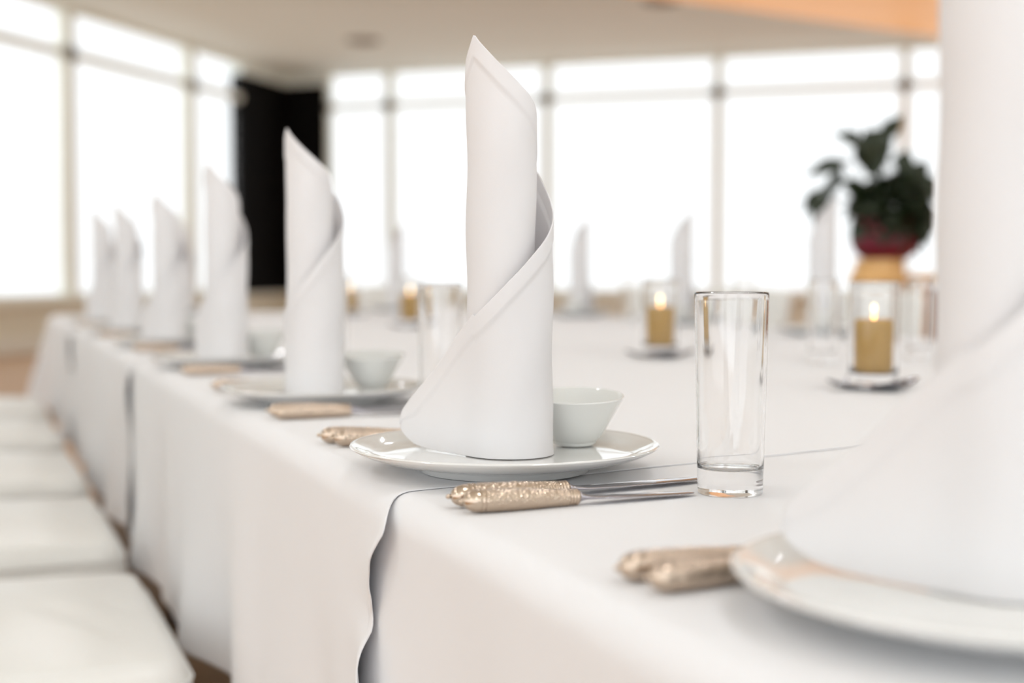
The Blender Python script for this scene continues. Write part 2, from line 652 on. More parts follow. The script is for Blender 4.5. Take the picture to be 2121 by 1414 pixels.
def make_cloth(name, ufun0, ufun1, zoff, hem, label, lift=False, far=False, na=90):
    hang = 0.338
    vs = [V0 - RF * PI / 2 - hang * (1 - k / 80) for k in range(80)]
    vs += [V0 - RF * PI / 2 * (1 - k / 10) for k in range(10)]
    vs += [V0 + (TW - V0) * k / 60 for k in range(61)]
    vs += [TW + RF * PI / 2 * k / 6 for k in range(1, 7)] + [TW + RF * PI / 2 + hang * k / 14 for k in range(1, 15)]
    hc = [0.0, 0.004, 0.008, 0.0115, 0.0135, 0.018, 0.024, 0.032, 0.042, 0.055, 0.07]
    G = []
    for v in vs:
        row = []
        a, b = ufun0(v), ufun1(v)
        us = [a + h for h in hc] + [a + 0.07 + (b - a - 0.07) * k / na for k in range(1, na + 1)]
        if far:
            us = [x for x in us if x < TL - 0.001] + [TL] + [TL + RF * PI / 2 * k / 6 for k in range(1, 7)] + [TL + RF * PI / 2 + hang * k / 16 for k in range(1, 17)]
            keep = us
        for u in us:
            p = drape(u, v, zoff)
            s = u - a
            if v < V0 and lift:
                lf = fh_l(max(V0 - v, 0)) * math.exp(-(s / 0.045) ** 1.3)
                p = p - V * lf
            elif v < -0.01 and hem:
                lf = (0.007 + 0.006 * math.sin(-v * 21 + 1.0)) * min(1, (-v - 0.01) / 0.05) * math.exp(-(s / 0.06) ** 1.3)
                p = p - V * lf
            if hem and s < 0.0125:
                puck = 0.0013 + 0.0009 * math.sin(v * 190) * math.sin(v * 57 + 1)
                if v < -0.028:
                    p = p - V * puck
                elif v >= 0 and v <= TW:
                    p.z += puck * 0.2
            row.append(p)
        G.append(row)
    n = min(len(r) for r in G)
    assert all(len(r) == n for r in G), name
    bm = bmesh.new()
    grid_mesh(bm, G)
    bmesh.ops.recalc_face_normals(bm, faces=bm.faces)
    o = obj(name, bm, M['cloth'])
    md = o.modifiers.new('thickness', 'SOLIDIFY')
    md.thickness = 0.0007
    md.offset = 0.0
    return tag(o, label, 'tablecloth', 'white tablecloths overlapping along the banquet table')


c1, c2 = 1.71, 3.36
make_cloth('tablecloth', lambda v: U0 - 0.2, lambda v: 0.24 + HS * max(v, 0) * 1.0, 0.0, False,
           'plain white tablecloth under the wavy hem, draped over the table end by the viewer')
make_cloth('tablecloth', seam_near, lambda v: c1 + 0.12, 0.0010, True,
           'white tablecloth with a stitched wavy hem, under the sharply focused plate and napkin', lift=True)
make_cloth('tablecloth', lambda v: c1 + 0.012 * math.sin(v * 17), lambda v: c2 + 0.12, 0.0020, True,
           'white tablecloth in the middle of the table, third one counted from the viewer')
make_cloth('tablecloth', lambda v: c2 + 0.012 * math.sin(v * 19), lambda v: TL + 0.4, 0.0030, True,
           'white tablecloth covering the far end of the table by the glazed walls', far=True)

ZT = {0: TZ + 0.0008, 1: TZ + 0.0019, 2: TZ + 0.0029, 3: TZ + 0.0039}


def topz(u, v):
    if u < fh_u(0) + HS * max(v, 0) + 0.005:
        return ZT[0]
    return ZT[1] if u < c1 else ZT[2] if u < c2 else ZT[3]


def on_table(p):
    u, v = UV(p)
    return Vector((p.x, p.y, topz(u, v)))


# ================================================================== PROTOTYPES
# ---- plate
PLATE = [(0, .006), (.060, .006), (.066, .0055), (.068, .0005), (.070, 0), (.0735, 0), (.0755, .0010), (.0765, .0055), (.085, .0075), (.10, .0098),
         (.115, .0130), (.126, .0168), (.1325, .0198), (.1350, .0214), (.1357, .0226), (.1350, .0236), (.1335, .0238), (.130, .0228),
         (.124, .0203), (.1195, .0186), (.1180, .0176), (.114, .0160), (.108, .0147), (.100, .0141), (.08, .0138), (.04, .0137), (0, .0137)]
WELL = 0.0139
plate_bm = bmesh.new()
lathe(plate_bm, [(r * .985, z) for r, z in PLATE], 128)
plate0 = tag(obj('dinner_plate', plate_bm, M['china'], sharp=60), 'x', 'plate')

# ---- small bowl
bowl_bm = bmesh.new()
lathe(bowl_bm, smooth_prof([(0, .003), (.016, .003), (.0172, .0), (.0195, .0), (.0205, .0030), (.0222, .0048), (.0275, .012), (.034, .0235), (.0400, .0345), (.0441, .0418),
                (.0447, .0432), (.0437, .0438), (.0424, .0425), (.038, .0345), (.031, .0225), (.024, .0118), (.016, .0075), (0, .0068)], 4), 96)
bowl0 = tag(obj('small_bowl', bowl_bm, M['bowl'], sharp=70), 'x', 'bowl')

# ---- highball tumbler
TUM = smooth_prof([(0, .0012), (.018, .0010), (.0228, .0003), (.0244, .0), (.0252, .0012), (.0253, .004)], 5) + \
    [(.0254 + (.0288 - .0254) * k / 24, .004 + (.1545 - .004) * k / 24) for k in range(1, 25)] + \
    [(.02885, .1555), (.02865, .1562), (.0281, .1565), (.02755, .1561), (.0273, .1552)] + \
    [(.0273 - (.0273 - .0239) * k / 24, .1552 - (.1552 - .0235) * k / 24) for k in range(1, 25)] + \
    smooth_prof([(.0237, .0222), (.0228, .0204), (.0200, .0193), (.012, .0188), (0, .0187)], 5)[1:]
tum_bm = bmesh.new()
lathe(tum_bm, TUM, 128)
tum0 = tag(obj('tumbler', tum_bm, M['glass']), 'x', 'glass')


# ---- rolled napkin
def napkin_mesh(name, curl=0.0, tip_bend=0.0, seed=1, raise_=0.0):
    rnd = random.Random(seed)
    ph = [rnd.uniform(0, 6.28) for _ in range(6)]
    R0, C1, R1 = 0.0365, -0.0072, 0.0292
    LF = 0.110
    PHI0 = -140.0
    top_s = cubic_table([(0, .022), (.003, .030), (.010, .0375), (.0255, .0510), (.048, .0690), (.094, .1105), (.110, .1235)])
    top_p = cubic_table([(-140, .1235), (-130, .128), (-110, .139), (-90, .152), (-77, .160), (-60, .171), (-42, .1814), (-30, .188), (-15, .196), (0, .203), (12, .211), (35, .229), (50, .243), (90, .272), (135, .312),
                         (180, .341), (198, .3500), (212, .3590), (221, .3660), (229, .3620), (241, .3555), (271, .3385), (301, .323), (332, .3085), (349, .299), (365, .285), (390, .262),
                         (420, .235), (460, .195), (520, .12)])
    up_p = cubic_table([(-140, 0), (-90, .33), (-42, .75), (0, 1), (50, 1), (90, .65), (140, .12), (180, 0), (400, 0)])
    cols = []
    # flap, from its free end to the tangent point
    NS = 44
    a0 = math.radians(PHI0)
    tx, ty = R0 * math.cos(a0), R0 * math.sin(a0)
    dx, dy = math.sin(a0), -math.cos(a0)        # away from the roll (clockwise tangent)
    for i in range(NS):
        s = LF * (i / NS) ** 1.25
        L = LF - s
        if curl > 0:
            ang = L * curl
            lx = math.sin(ang) / curl
            ly = (1 - math.cos(ang)) / curl
        else:
            lx, ly = L, 0.0
        # curl bends back round the roll (towards +y side)
        nx, ny = -math.cos(a0), -math.sin(a0)   # inward normal
        x = tx + dx * lx + nx * ly
        y = ty + dy * lx + ny * ly
        zb = 0.0125 * math.exp(-s / 0.016)
        rr = math.hypot(x + 0.004, y + 0.0)
        zb += max(0.0, (rr - 0.092)) * 0.12
        ox, oy = -nx, -ny
        cols.append((x, y, ox, oy, zb, max(top_s(s) * 1.03, zb + 0.004), s))
    phi = PHI0
    s = LF
    while phi <= 520:
        a = math.radians(phi)
        k = min(max((phi - 60) / 130, 0), 1)
        k = k * k * (3 - 2 * k)
        c = C1 * k
        r = R0 + (R1 - R0) * k - max(0, phi - 380) / 360 * 0.006
        x, y = c + r * math.cos(a), r * math.sin(a)
        cols.append((x, y, math.cos(a), math.sin(a), 0.0, top_p(phi) + raise_ * up_p(phi), s))
        phi += 4
        s += r * math.radians(4)
    fr = [0, .004, .012, .03] + [.06 + .90 * k / 30 for k in range(31)]
    edge_d = [0.0175, 0.0135, 0.0122, 0.0105, 0.006, 0.0025, 0.0008, 0.0]
    G = []
    for (x, y, ox, oy, zb, zt, s) in cols:
        col = []
        H = zt - zb
        slope = 1.45
        zs = []
        ed = [min(d * slope, H * (0.5 * (1 - j / 9))) for j, d in enumerate(edge_d)]
        zlow = H - ed[0]
        for f in fr:
            zs.append((zlow * f / 0.97, 0.0))
        for j, d in enumerate(ed):
            b = 0.0 if j < 2 else 0.0012
            if j in (0, 1):
                b = 0.0
            zs.append((H - d, b))
        for z, bmp in zs:
            zz = zb + z
            wv = 0.0006 * math.sin(s * 38 + zz * 22 + ph[0]) * math.sin(zz * 31 + ph[1]) + 0.0005 * math.sin(s * 90 - zz * 60 + ph[2])
            wv *= min(1.0, zz / 0.05)
            foot = 0.0012 * math.exp(-zz / 0.008)
            o = bmp + wv + foot
            tb_ = tip_bend * max(0, zz - 0.30) ** 2 * 60
            col.append((x + ox * o + tb_, y + oy * o, zz))
        G.append(col)
    bm = bmesh.new()
    grid_mesh(bm, G)
    bmesh.ops.recalc_face_normals(bm, faces=bm.faces)
    me = bpy.data.meshes.new(name)
    bm.to_mesh(me)
    bm.free()
    me.materials.append(M['linen'])
    me.polygons.foreach_set('use_smooth', [True] * len(me.polygons))
    return me


NAP = [napkin_mesh('napkin_open_flap', 0.0, 0.0, 1, 0.009), napkin_mesh('napkin_curled_flap', 14.0, 0.0, 5, 0.030), napkin_mesh('napkin_half_curled', 7.0, 0.0, 9, 0.026)]


def napkin(kind, p, rz, label, group, sc=(1, 1, 1)):
    o = bpy.data.objects.new('rolled_napkin', NAP[kind])
    COL.objects.link(o)
    md = o.modifiers.new('thickness', 'SOLIDIFY')
    md.thickness = 0.0012
    md.offset = 0.0
    o.location = p
    o.rotation_euler = (0, 0, rz)
    o.scale = sc
    return tag(o, label, 'napkin', group)


# ---- cutlery: local +x along the piece from butt to tip, lying on z = 0
HL = 0.097


def handle_mesh():
    prof = []       # (r, x) with x along the handle
    prof += [(0, 0), (.0010, .0002), (.0017, .0010), (.0019, .0020), (.0016, .0031), (.0012, .0037)]
    prof += [(.0026, .0042), (.0048, .0056), (.0066, .0080), (.0077, .0108), (.0082, .0136), (.0083, .0150)]
    prof += [(.0078, .0156), (.0078, .0160), (.0086, .0166), (.0087, .0176), (.0082, .0184), (.0079, .0188)]
    body0, body1 = .0192, .0868
    nb = 150

    def br(x):
        t = (x - body0) / (body1 - body0)
        return .0079 + .0004 * math.sin(PI * min(1, t * 1.3)) - .0023 * t ** 1.2
    prof += [(br(body0 + (body1 - body0) * k / nb), body0 + (body1 - body0) * k / nb) for k in range(nb + 1)]
    x = body1
    for k in range(3):
        prof += [(.0054, x + .0004), (.0061, x + .0009), (.0061, x + .0018), (.0054, x + .0024)]
        x += .0026
    prof += [(.0052, x + .0006), (.0040, x + .0014), (0, x + .0016)]
    bm = bmesh.new()
    n = 96
    bumps = []
    rnd = random.Random(3)
    rows = 31
    for i in range(rows):
        cnt = 18
        for j in range(cnt):
            bumps.append(((j + 0.5 * (i % 2) + rnd.uniform(-.22, .22)) / cnt * 2 * PI, body0 + (body1 - body0) * (i + .5 + rnd.uniform(-.25, .25)) / rows, rnd.uniform(.6, 1.15)))
    ba = np.array([b[0] for b in bumps])
    bx = np.array([b[1] for b in bumps])
    bh = np.array([b[2] for b in bumps])
    rings = []
    for r, xx in prof:
        if r < 1e-7:
            rings.append([bm.verts.new((xx, 0, 0))])
            continue
        ring = []
        body = body0 + .0004 < xx < body1 - .0004
        for k in range(n):
            a = 2 * PI * k / n
            rr = r
            if body:
                sel = np.abs(bx - xx) < .0034
                da = np.abs(ba[sel] - a)
                da = np.minimum(da, 2 * PI - da) * r
                d2 = (da ** 2 + (bx[sel] - xx) ** 2) / (.00140 ** 2)
                rr = r + (.00085) * float(np.max(bh[sel] * np.exp(-d2))) if sel.any() else r
            ring.append(bm.verts.new((xx, rr * math.cos(a), rr * math.sin(a))))
        rings.append(ring)
    for a, b in zip(rings, rings[1:]):
        for k in range(n):
            k2 = (k + 1) % n
            if len(a) == 1:
                bm.faces.new((a[0], b[k], b[k2]))
            elif len(b) == 1:
                bm.faces.new((a[k2], a[k], b[0]))
            else:
                bm.faces.new((a[k], a[k2], b[k2], b[k]))
    bmesh.ops.recalc_face_normals(bm, faces=bm.faces)
    # lie it down: butt radius .0089, collar .0061
    tilt = math.atan2(.0088 - .0061, HL - .015)
    bmesh.ops.transform(bm, matrix=Matrix.Translation((0, 0, .0091)) @ Matrix.Rotation(tilt, 4, 'Y'), verts=bm.verts)
    return bm


hand_o = obj('handle', handle_mesh(), M['gold'])
HAND = hand_o.data
bpy.data.objects.remove(hand_o)


def loft(sections):
    """sections: list of (x, half width, z centre, half thickness) -> flat blade-like bar"""
    bm = bmesh.new()
    rings = []
    for x, hw, zc, ht in sections:
        ring = []
        for k in range(16):
            a = 2 * PI * k / 16
            ca, sa = math.cos(a), math.sin(a)
            ring.append(bm.verts.new((x, hw * math.copysign(abs(ca) ** .75, ca), zc + ht * math.copysign(abs(sa) ** .75, sa))))
        rings.append(ring)
    for a, b in zip(rings, rings[1:]):
        for k in range(16):
            bm.faces.new((a[k], a[(k + 1) % 16], b[(k + 1) % 16], b[k]))
    bm.faces.new(rings[0][::-1])
    bm.faces.new(rings[-1])
    bmesh.ops.recalc_face_normals(bm, faces=bm.faces)
    return bm


def knife(wide):
    t = thing('table_knife', 'x', 'knife')
    h = bpy.data.objects.new('handle', HAND)
    COL.objects.link(h)
    h.parent = t
    h['label'] = 'hammered champagne gold handle'
    W = 1.0 if wide else 0.85
    if wide:
        t.scale = (1.13, 1, 1)
    sec = [(.0945, .0044, .0061, .0040), (.0975, .0042, .0060, .0032), (.101, .0044, .0056, .0020), (.108, .0075 * W, .0050, .0013), (.13, .0092 * W, .0042, .0011),
           (.16, .0098 * W, .0034, .0010), (.185, .0092 * W, .0028, .0009), (.197, .0070 * W, .0026, .0008), (.2035, .004 * W, .0025, .0007), (.2055, .0012, .0025, .0004)]
    if wide:
        sec = [(x if x < .1 else .1 + (x - .1) * 1.12, w_, z, tt) for x, w_, z, tt in sec]
    else:
        sec = [(x if x < .1 else .1 + (x - .1) * .90, w_, z, tt) for x, w_, z, tt in sec]
    obj('blade', loft(sec), M['steel'], t)
    return t


def fork():
    t = thing('table_fork', 'x', 'fork')
    h = bpy.data.objects.new('handle', HAND)
    COL.objects.link(h)
    h.parent = t
    h['label'] = 'hammered champagne gold handle'
    sec = [(.0945, .0042, .0061, .0040), (.10, .0036, .0058, .0028), (.115, .0030, .0060, .0018), (.128, .0042, .0052, .0014), (.140, .0095, .0035, .0011), (.150, .0118, .0022, .0010), (.1575, .0122, .0018, .0009)]
    obj('neck', loft(sec), M['steel'], t)
    for k in range(4):
        y = -.0099 + .0066 * k
        b = bmesh.new()
        tube(b, [(.1565, y, .0018), (.17, y, .0016), (.185, y * .97, .0026), (.197, y * .95, .0044), (.2, y * .95, .0050)], [.0019, .0016, .0014, .0010, .0004], 8)
        obj('tine', b, M['steel'], t)
    return t


knife_a, knife_b, fork0 = knife(True), knife(False), fork()


def lie(proto, p, ang, label, group, first):
    if first:
        o = proto
        o.location = p
        o.rotation_euler = (0, 0, ang)
        tag(o, label, None, group)
        return o
    return copy_tree(proto, p, ang, label, group)


# ================================================================== PLACE SETTINGS along the near edge
PC = [None] * 7
rim_px = [(1045, 917), (670, 797), (472, 733), (357, 697), (273, 674.5), (221, 658.5)]
for k, (px, py) in enumerate(rim_px):
    PC[k + 1] = on_table(P(px, py, TZ + 0.0026 + 0.0224))
q = P(1510, 1190, TZ + .0225)
PC[0] = on_table(Vector((q.x + 0.137, q.y + 0.002, 0)))

WH = ['cut off by the frame, closest to the viewer',
      'in sharp focus beside the clear tumbler',
      'in front of the black corner wall',
      'third behind the sharply focused one'.replace('third behind', 'second behind'),
      'third behind the sharply focused one', 'fourth behind the sharply focused one', 'fifth behind the sharply focused one, last of the row']
nap_cfg = [  # kind, rz, px of base centre offset along x, scale
    (0, math.radians(2), 0.0, (1, 1, .97)),
    (0, 0.0, 0.0, (1, 1, .968)),
    (1, math.radians(-14), 0.0, (1, 1, .93)),
    (2, math.radians(-4), 0.0, (1, 1, .963)),
    (2, math.radians(2), 0.0, (1, 1, .915)),
    (2, math.radians(-8), 0.0, (1, 1, .94)),
    (2, math.radians(-2), 0.0, (1, 1, .97))]
nap_px = {1: 1056, 2: 653, 3: 470, 4: 352, 5: 268, 6: 217}

tags_plate = ['large blurred white plate in the lower corner under the cropped napkin',
              'white plate in sharp focus under the tall napkin and small bowl',
              'white plate under the napkin in front of the black corner wall',
              'white plate of the second setting behind the sharply focused one',
              'white plate of the third setting behind the sharply focused one',
              'white plate of the fourth setting behind the sharply focused one',
              'white plate of the fifth setting behind the sharply focused one, last in its row']
tags_nap = ['huge blurred white rolled napkin cut off by the photo edge, beside the clear tumbler',
            'tall white rolled napkin in sharp focus with a diagonal stitched hem',
            'white rolled napkin whose tip stands against the black corner wall',
            'white rolled napkin just behind the one against the black wall',
            'white rolled napkin third behind the sharply focused one',
            'white rolled napkin fourth behind the sharply focused one',
            'white rolled napkin fifth behind the sharply focused one, smallest of that row']
GN = 'rolled napkins along the chair-lined table edge'
for k in range(7):
    p = PC[k]
    o = plate0 if k == 0 else plate0.copy()
    if k:
        COL.objects.link(o)
    o.location = p
    tag(o, tags_plate[k], 'plate', 'dinner plates along the chair-lined table edge')
    kd, rz, _, sc = nap_cfg[k]
    az = -math.atan2(p.x, p.y)
    q = Vector((p.x, p.y - 0.004, p.z + WELL + .0006))
    if k in nap_px:
        q.x = (nap_px[k] - CXP) / FPX * q.y
    else:
        q.x, q.y = p.x + 0.004, p.y + 0.006
    napkin(kd, q, rz + (az if k else 0), tags_nap[k], GN, sc)

# bowls on the plates
bo = P(1192, 926, TZ + .0026 + WELL)
boff = Vector((bo.x, bo.y + .0205, 0)) - Vector((PC[1].x, PC[1].y, 0))
tags_bowl = {1: 'small white bowl on the sharply focused plate, half hidden by its napkin',
             2: 'small white bowl on the plate in front of the black wall',
             3: 'small white bowl on the second plate behind the sharply focused one',
             4: 'small white bowl on the third plate behind the sharply focused one'}
bowl_px = {1: None, 2: (776, 803), 3: (549, 741), 4: (415, 702)}
for k in tags_bowl:
    o = bowl0 if k == 1 else bowl0.copy()
    if k > 1:
        COL.objects.link(o)
    if k == 1:
        o.location = (PC[1].x + boff.x, PC[1].y + boff.y, PC[1].z + WELL + .0024)
        o.rotation_euler = (math.radians(4.5), 0, 0)
    else:
        a = boff.length
        th = math.atan2(boff.y, boff.x) + math.radians(6 * (k - 1))
        o.location = (PC[k].x + a * math.cos(th), PC[k].y + a * math.sin(th), PC[k].z + WELL + .0024)
    tag(o, tags_bowl[k], 'bowl', 'small bowls on the dinner plates')

# tumblers
g1 = P(1512, 1022, TZ)
tum_list = [(g1, 'clear glass tumbler in sharp focus on the cloth between two napkins'),
            (P(911, 838, TZ), 'clear glass tumbler just behind the sharply focused napkin'),
            (P(1906, 742, TZ), 'clear glass tumbler beyond the closer candle, at the edge of the cropped napkin'),
            (P(1703, 752, TZ), 'clear glass tumbler on the table between the two front candles and the plant'),
            (P(1540, 694, TZ), 'clear glass tumbler seen through the sharply focused tumbler'),
            (P(1303, 668, TZ), 'clear glass tumbler beyond the candle, in front of the chair back'),
            (P(690, 758, TZ), 'clear glass tumbler behind the napkin against the black wall')]
for k, (p, lb) in enumerate(tum_list):
    o = tum0 if k == 0 else tum0.copy()
    if k:
        COL.objects.link(o)
    o.location = on_table(p)
    tag(o, lb, 'glass', 'clear tumblers on the banquet table')

# cutlery: offsets of the sharply focused setting, in the table frame, reused along the row
ORDN = ['setting of the cropped napkin', 'sharply focused setting', 'setting in front of the black wall', 'second setting behind the focused one',
        'third setting behind the focused one', 'fourth setting behind the focused one', 'fifth setting behind the focused one']
b1, e1 = P(950, 1041, TZ + .009), P(1425, 1021, TZ + .003)
b2, e2 = P(924, 1031, TZ + .009), P(1185, 1010, TZ + .0065)
a1 = math.atan2(e1.y - b1.y, e1.x - b1.x)
a2 = math.atan2(e2.y - b2.y, e2.x - b2.x)
f1, f2 = P(683, 911, TZ + .009), P(656, 905, TZ + .009)
fa = math.radians(17)


def rel(p):
    d = p - PC[1]
    return d.dot(U), d.dot(V)


KO = [(rel(b1), a1, knife_b, 'front'), (rel(b2), a2, knife_a, 'rear')]
FO = [(rel(f1), fa, 'front'), (rel(f2), fa + .02, 'rear')]
nk, nf = [0, 0], [0]
for k in range(1, 7):
    c = PC[k]
    jit = 0 if k == 1 else random.uniform(-.02, .02)
    for i, ((du, dv), an, pr, wh) in enumerate(KO):
        if k > 4 and i == 1:
            continue
        p = c + U * du + V * dv
        lie(pr, on_table(p), an + jit, 'gold handled knife, %s one of two at the %s' % (wh, ORDN[k]), 'gold handled knives beside the plates', k == 1)
    for i, ((du, dv), an, wh) in enumerate(FO):
        if k > 4:
            continue
        p = c + U * du + V * dv
        nf[0] += 1
        lie(fork0, on_table(p), an + jit, 'gold handled fork, %s one of two at the %s' % (wh, ORDN[k]), 'gold handled forks beside the plates', nf[0] == 1)
# forks half under the blurred plate in the corner
g1_, g2_ = P(1335, 1202, TZ + .009), P(1273, 1180, TZ + .009)
h2_ = P(1552, 1152, TZ + .006)
ga = math.atan2(h2_.y - g2_.y, h2_.x - g2_.x)
lie(fork0, on_table(g1_), ga - .02, 'gold handled fork, front one of the blurred pair at the cropped napkin plate', 'gold handled forks beside the plates', False)
lie(fork0, on_table(g2_), ga + .01, 'gold handled fork, rear one of the blurred pair at the cropped napkin plate', 'gold handled forks beside the plates', False)

# ================================================================== FAR ROWS
far = [(3.575, 1.83, 'beyond the table, standing behind the sharply focused bowl'),
       (2.80, 1.83, 'beyond the table, just behind the candle beside the tumbler'),
       (2.03, 1.83, 'beyond the table, in front of the potted plant')]
for k, (u, v, wh) in enumerate(far):
    p = T(u, v)
    p.z = topz(u, v)
    o = plate0.copy()
    COL.objects.link(o)
    o.location = p
    tag(o, 'small looking white plate ' + wh, 'plate', 'dinner plates across the table')
    napkin(2, (p.x, p.y, p.z + WELL + .0006), math.radians((172, 160, 166)[k]) - math.atan2(p.x, p.y), 'white rolled napkin ' + wh, 'rolled napkins across the table')
    q = T(u - .07, v - .055)
    o = bowl0.copy()
    COL.objects.link(o)
    o.location = (q.x, q.y, p.z + WELL + .0024)
    tag(o, 'small white bowl ' + wh.replace('standing ', ''), 'bowl', 'small bowls across the table')
endr = [(4.49, .50, 'at the far table end, third from the potted plant side'.replace('third from the potted plant side', 'by the glazed side wall')),
        (4.49, .945, 'at the far table end, hidden behind the napkin against the black wall'),
        (4.49, 1.39, 'at the far table end, between the two distant candles')]
for k, (u, v, wh) in enumerate(endr):
    if k == 1:
        continue
    p = T(u, v)
    p.z = topz(u, v)
    o = plate0.copy()
    COL.objects.link(o)
    o.location = p
    tag(o, 'white plate ' + wh, 'plate', 'dinner plates at the far table end')
    napkin(2, (p.x, p.y, p.z + WELL + .0006), math.radians((20, 10, 175)[k]) - math.atan2(p.x, p.y), 'white rolled napkin ' + wh, 'rolled napkins at the far table end')

# ================================================================== CANDLES
cyl_bm = bmesh.new()
HUR = [(0, .0005), (.030, .0005), (.0335, .0), (.0350, .0015), (.0352, .006)] + [(.0352 + .001 * k / 12, .006 + .146 * k / 12) for k in range(1, 13)] + \
      [(.0361, .1535), (.0352, .1540), (.0343, .1535)] + [(.0342 - .001 * k / 12, .1525 - .130 * k / 12) for k in range(0, 13)] + [(.0320, .0208), (.029, .0200), (0, .0198)]
lathe(cyl_bm, HUR, 72)
cyl0 = tag(obj('candle_glass', cyl_bm, M['glass']), 'x', 'candle holder')

can0 = thing('pillar_candle', 'x', 'candle')
bm = bmesh.new()
lathe(bm, [(0, 0), (.0262, 0), (.0275, .0012), (.0278, .004)] + [(.0278, .004 + .071 * k / 6) for k in range(1, 7)] + [(.0272, .0775), (.0258, .0785), (.023, .0765), (.015, .0735), (.006, .0725), (0, .0722)], 56)
obj('wax_pillar', bm, M['wax'], can0)
bm = bmesh.new()
tube(bm, [(0, 0, .0715), (.0004, 0, .077), (.0014, 0, .0815)], [.0009, .0008, .0006], 8)
obj('wick', bm, M['wick'], can0)
bm = bmesh.new()
lathe(bm, smooth_prof([(0, .0905), (.0014, .0912), (.0024, .0930), (.0024, .0955), (.0015, .0980), (.0006, .0996), (0, .1003)], 5), 24)
fl0 = obj('flame', bm, M['flame'], can0)
bm = bmesh.new()
lathe(bm, smooth_prof([(0, .0790), (.0012, .0795), (.0017, .0815), (.0015, .0840), (.0013, .0863), (0, .0864)], 4), 20)
obj('wick_glow', bm, M['ember'], fl0)

# dish: four curved points
dish_bm = bmesh.new()
rings = []
for i in range(0, 13):
    t = i / 12
    ring = []
    for k in range(96):
        a = 2 * PI * k / 96
        pt = abs(math.cos(2 * a)) ** 3.0
        R = .041 + .031 * pt
        r = R * t
        lift = 0.010 * max(0, t - .60) ** 1.6 / .4 ** 1.6 * pt
        ring.append((r * math.cos(a), r * math.sin(a), .0032 + lift))
    rings.append(ring)
vs0 = dish_bm.verts.new((0, 0, .0032))
pr = None
for i, ring in enumerate(rings):
    if i == 0:
        continue
    vr = [dish_bm.verts.new(p) for p in ring]
    for k in range(96):
        if pr is None:
            dish_bm.faces.new((vs0, vr[k], vr[(k + 1) % 96]))
        else:
            dish_bm.faces.new((pr[k], vr[k], vr[(k + 1) % 96], pr[(k + 1) % 96]))
    pr = vr
bmesh.ops.recalc_face_normals(dish_bm, faces=dish_bm.faces)
dish0 = tag(obj('candle_dish', dish_bm, M['dish'], sharp=50), 'x', 'dish')
md = dish0.modifiers.new('thickness', 'SOLIDIFY')
md.thickness = 0.003
md.offset = -1.0

CP = [((1808, 808), 12, 'closer to the viewer, beside the cropped napkin'),
      ((1367, 742), 8, 'between the sharply focused napkin and tumbler'),
      ((850, 680), 30, 'just beside the sharply focused napkin, far down the table'),
      ((724, 658), 0, 'half hidden behind the napkin against the black wall')]
for k, ((px, py), rot, wh) in enumerate(CP):
    p = on_table(P(px, py, TZ))
    if k == 0:
        d_, c_, n_ = dish0, cyl0, can0
    else:
        d_, c_ = dish0.copy(), cyl0.copy()
        COL.objects.link(d_)
        COL.objects.link(c_)
        n_ = copy_tree(can0)
    d_.location = p
    d_.rotation_euler = (0, 0, math.radians(rot))
    c_.location = (p.x, p.y, p.z + .0033)
    n_.location = (p.x, p.y, p.z + .0033 + .0203)
    n_.rotation_euler = (0, 0, random.uniform(0, 6))
    tag(d_, 'dark star dish under the candle ' + wh, 'dish', 'star dishes under the candles')
    tag(c_, 'clear glass cylinder of the candle ' + wh, 'candle holder', 'glass cylinders around the candles')
    tag(n_, 'lit gold pillar candle ' + wh, 'candle', 'lit gold candles on the table')


# ================================================================== CHAIRS
def soft_slab(sx, sy, sz, crown, rc, n=26):
    """cushion with a crowned top: x +-sx, y +-sy, z 0..sz, rounded corners rc in plan"""
    bm = bmesh.new()

    def plan(x, y):
        # squircle-style rounding of the corner
        ax, ay = abs(x) - (sx - rc), abs(y) - (sy - rc)
        if ax > 0 and ay > 0:
            m_ = max(ax, ay)
            l = math.hypot(ax, ay)
            if l > 1e-9:
                ax, ay = ax / l * m_, ay / l * m_
            return math.copysign(sx - rc + ax, x), math.copysign(sy - rc + ay, y)
        return x, y
    ts = [math.sin(PI / 2 * (2 * k / n - 1)) * 0.35 + (2 * k / n - 1) * 0.65 for k in range(n + 1)]
    top, bot = [], []
    for i in ts:
        rt, rb = [], []
        for j in ts:
            x, y = plan(i * sx, j * sy)
            e = 1 - max(abs(i), abs(j))
            edge = 0.022 * (1 - min(1, e / 0.07)) ** 2
            wr = 0.0022 * math.sin(x * 60 + y * 25 + 3 * math.sin(y * 9)) * math.sin(y * 11 + 2) * min(1, e * 3)
            rt.append((x, y, sz + crown * (1 - i * i) * (1 - j * j) - edge + wr))
            rb.append((x, y, 0.0))
        top.append(rt)
        bot.append(rb)
    A = grid_mesh(bm, top)
    B = grid_mesh(bm, bot)
    edge_a = [A[0][k] for k in range(n + 1)] + [A[k][n] for k in range(1, n + 1)] + [A[n][k] for k in range(n - 1, -1, -1)] + [A[k][0] for k in range(n - 1, 0, -1)]
    edge_b = [B[0][k] for k in range(n + 1)] + [B[k][n] for k in range(1, n + 1)] + [B[n][k] for k in range(n - 1, -1, -1)] + [B[k][0] for k in range(n - 1, 0, -1)]
    m_ = len(edge_a)
    mids = []
    for a, b in zip(edge_a, edge_b):
        c = (a.co + b.co) / 2
        d = Vector((c.x, c.y, 0)).normalized() * 0.008
        mids.append(bm.verts.new(c + d))
    for k in range(m_):
        k2 = (k + 1) % m_
        bm.faces.new((edge_a[k], edge_a[k2], mids[k2], mids[k]))
        bm.faces.new((mids[k], mids[k2], edge_b[k2], edge_b[k]))
    bmesh.ops.recalc_face_normals(bm, faces=bm.faces)
    return bm, [v.co.copy() for v in edge_a]


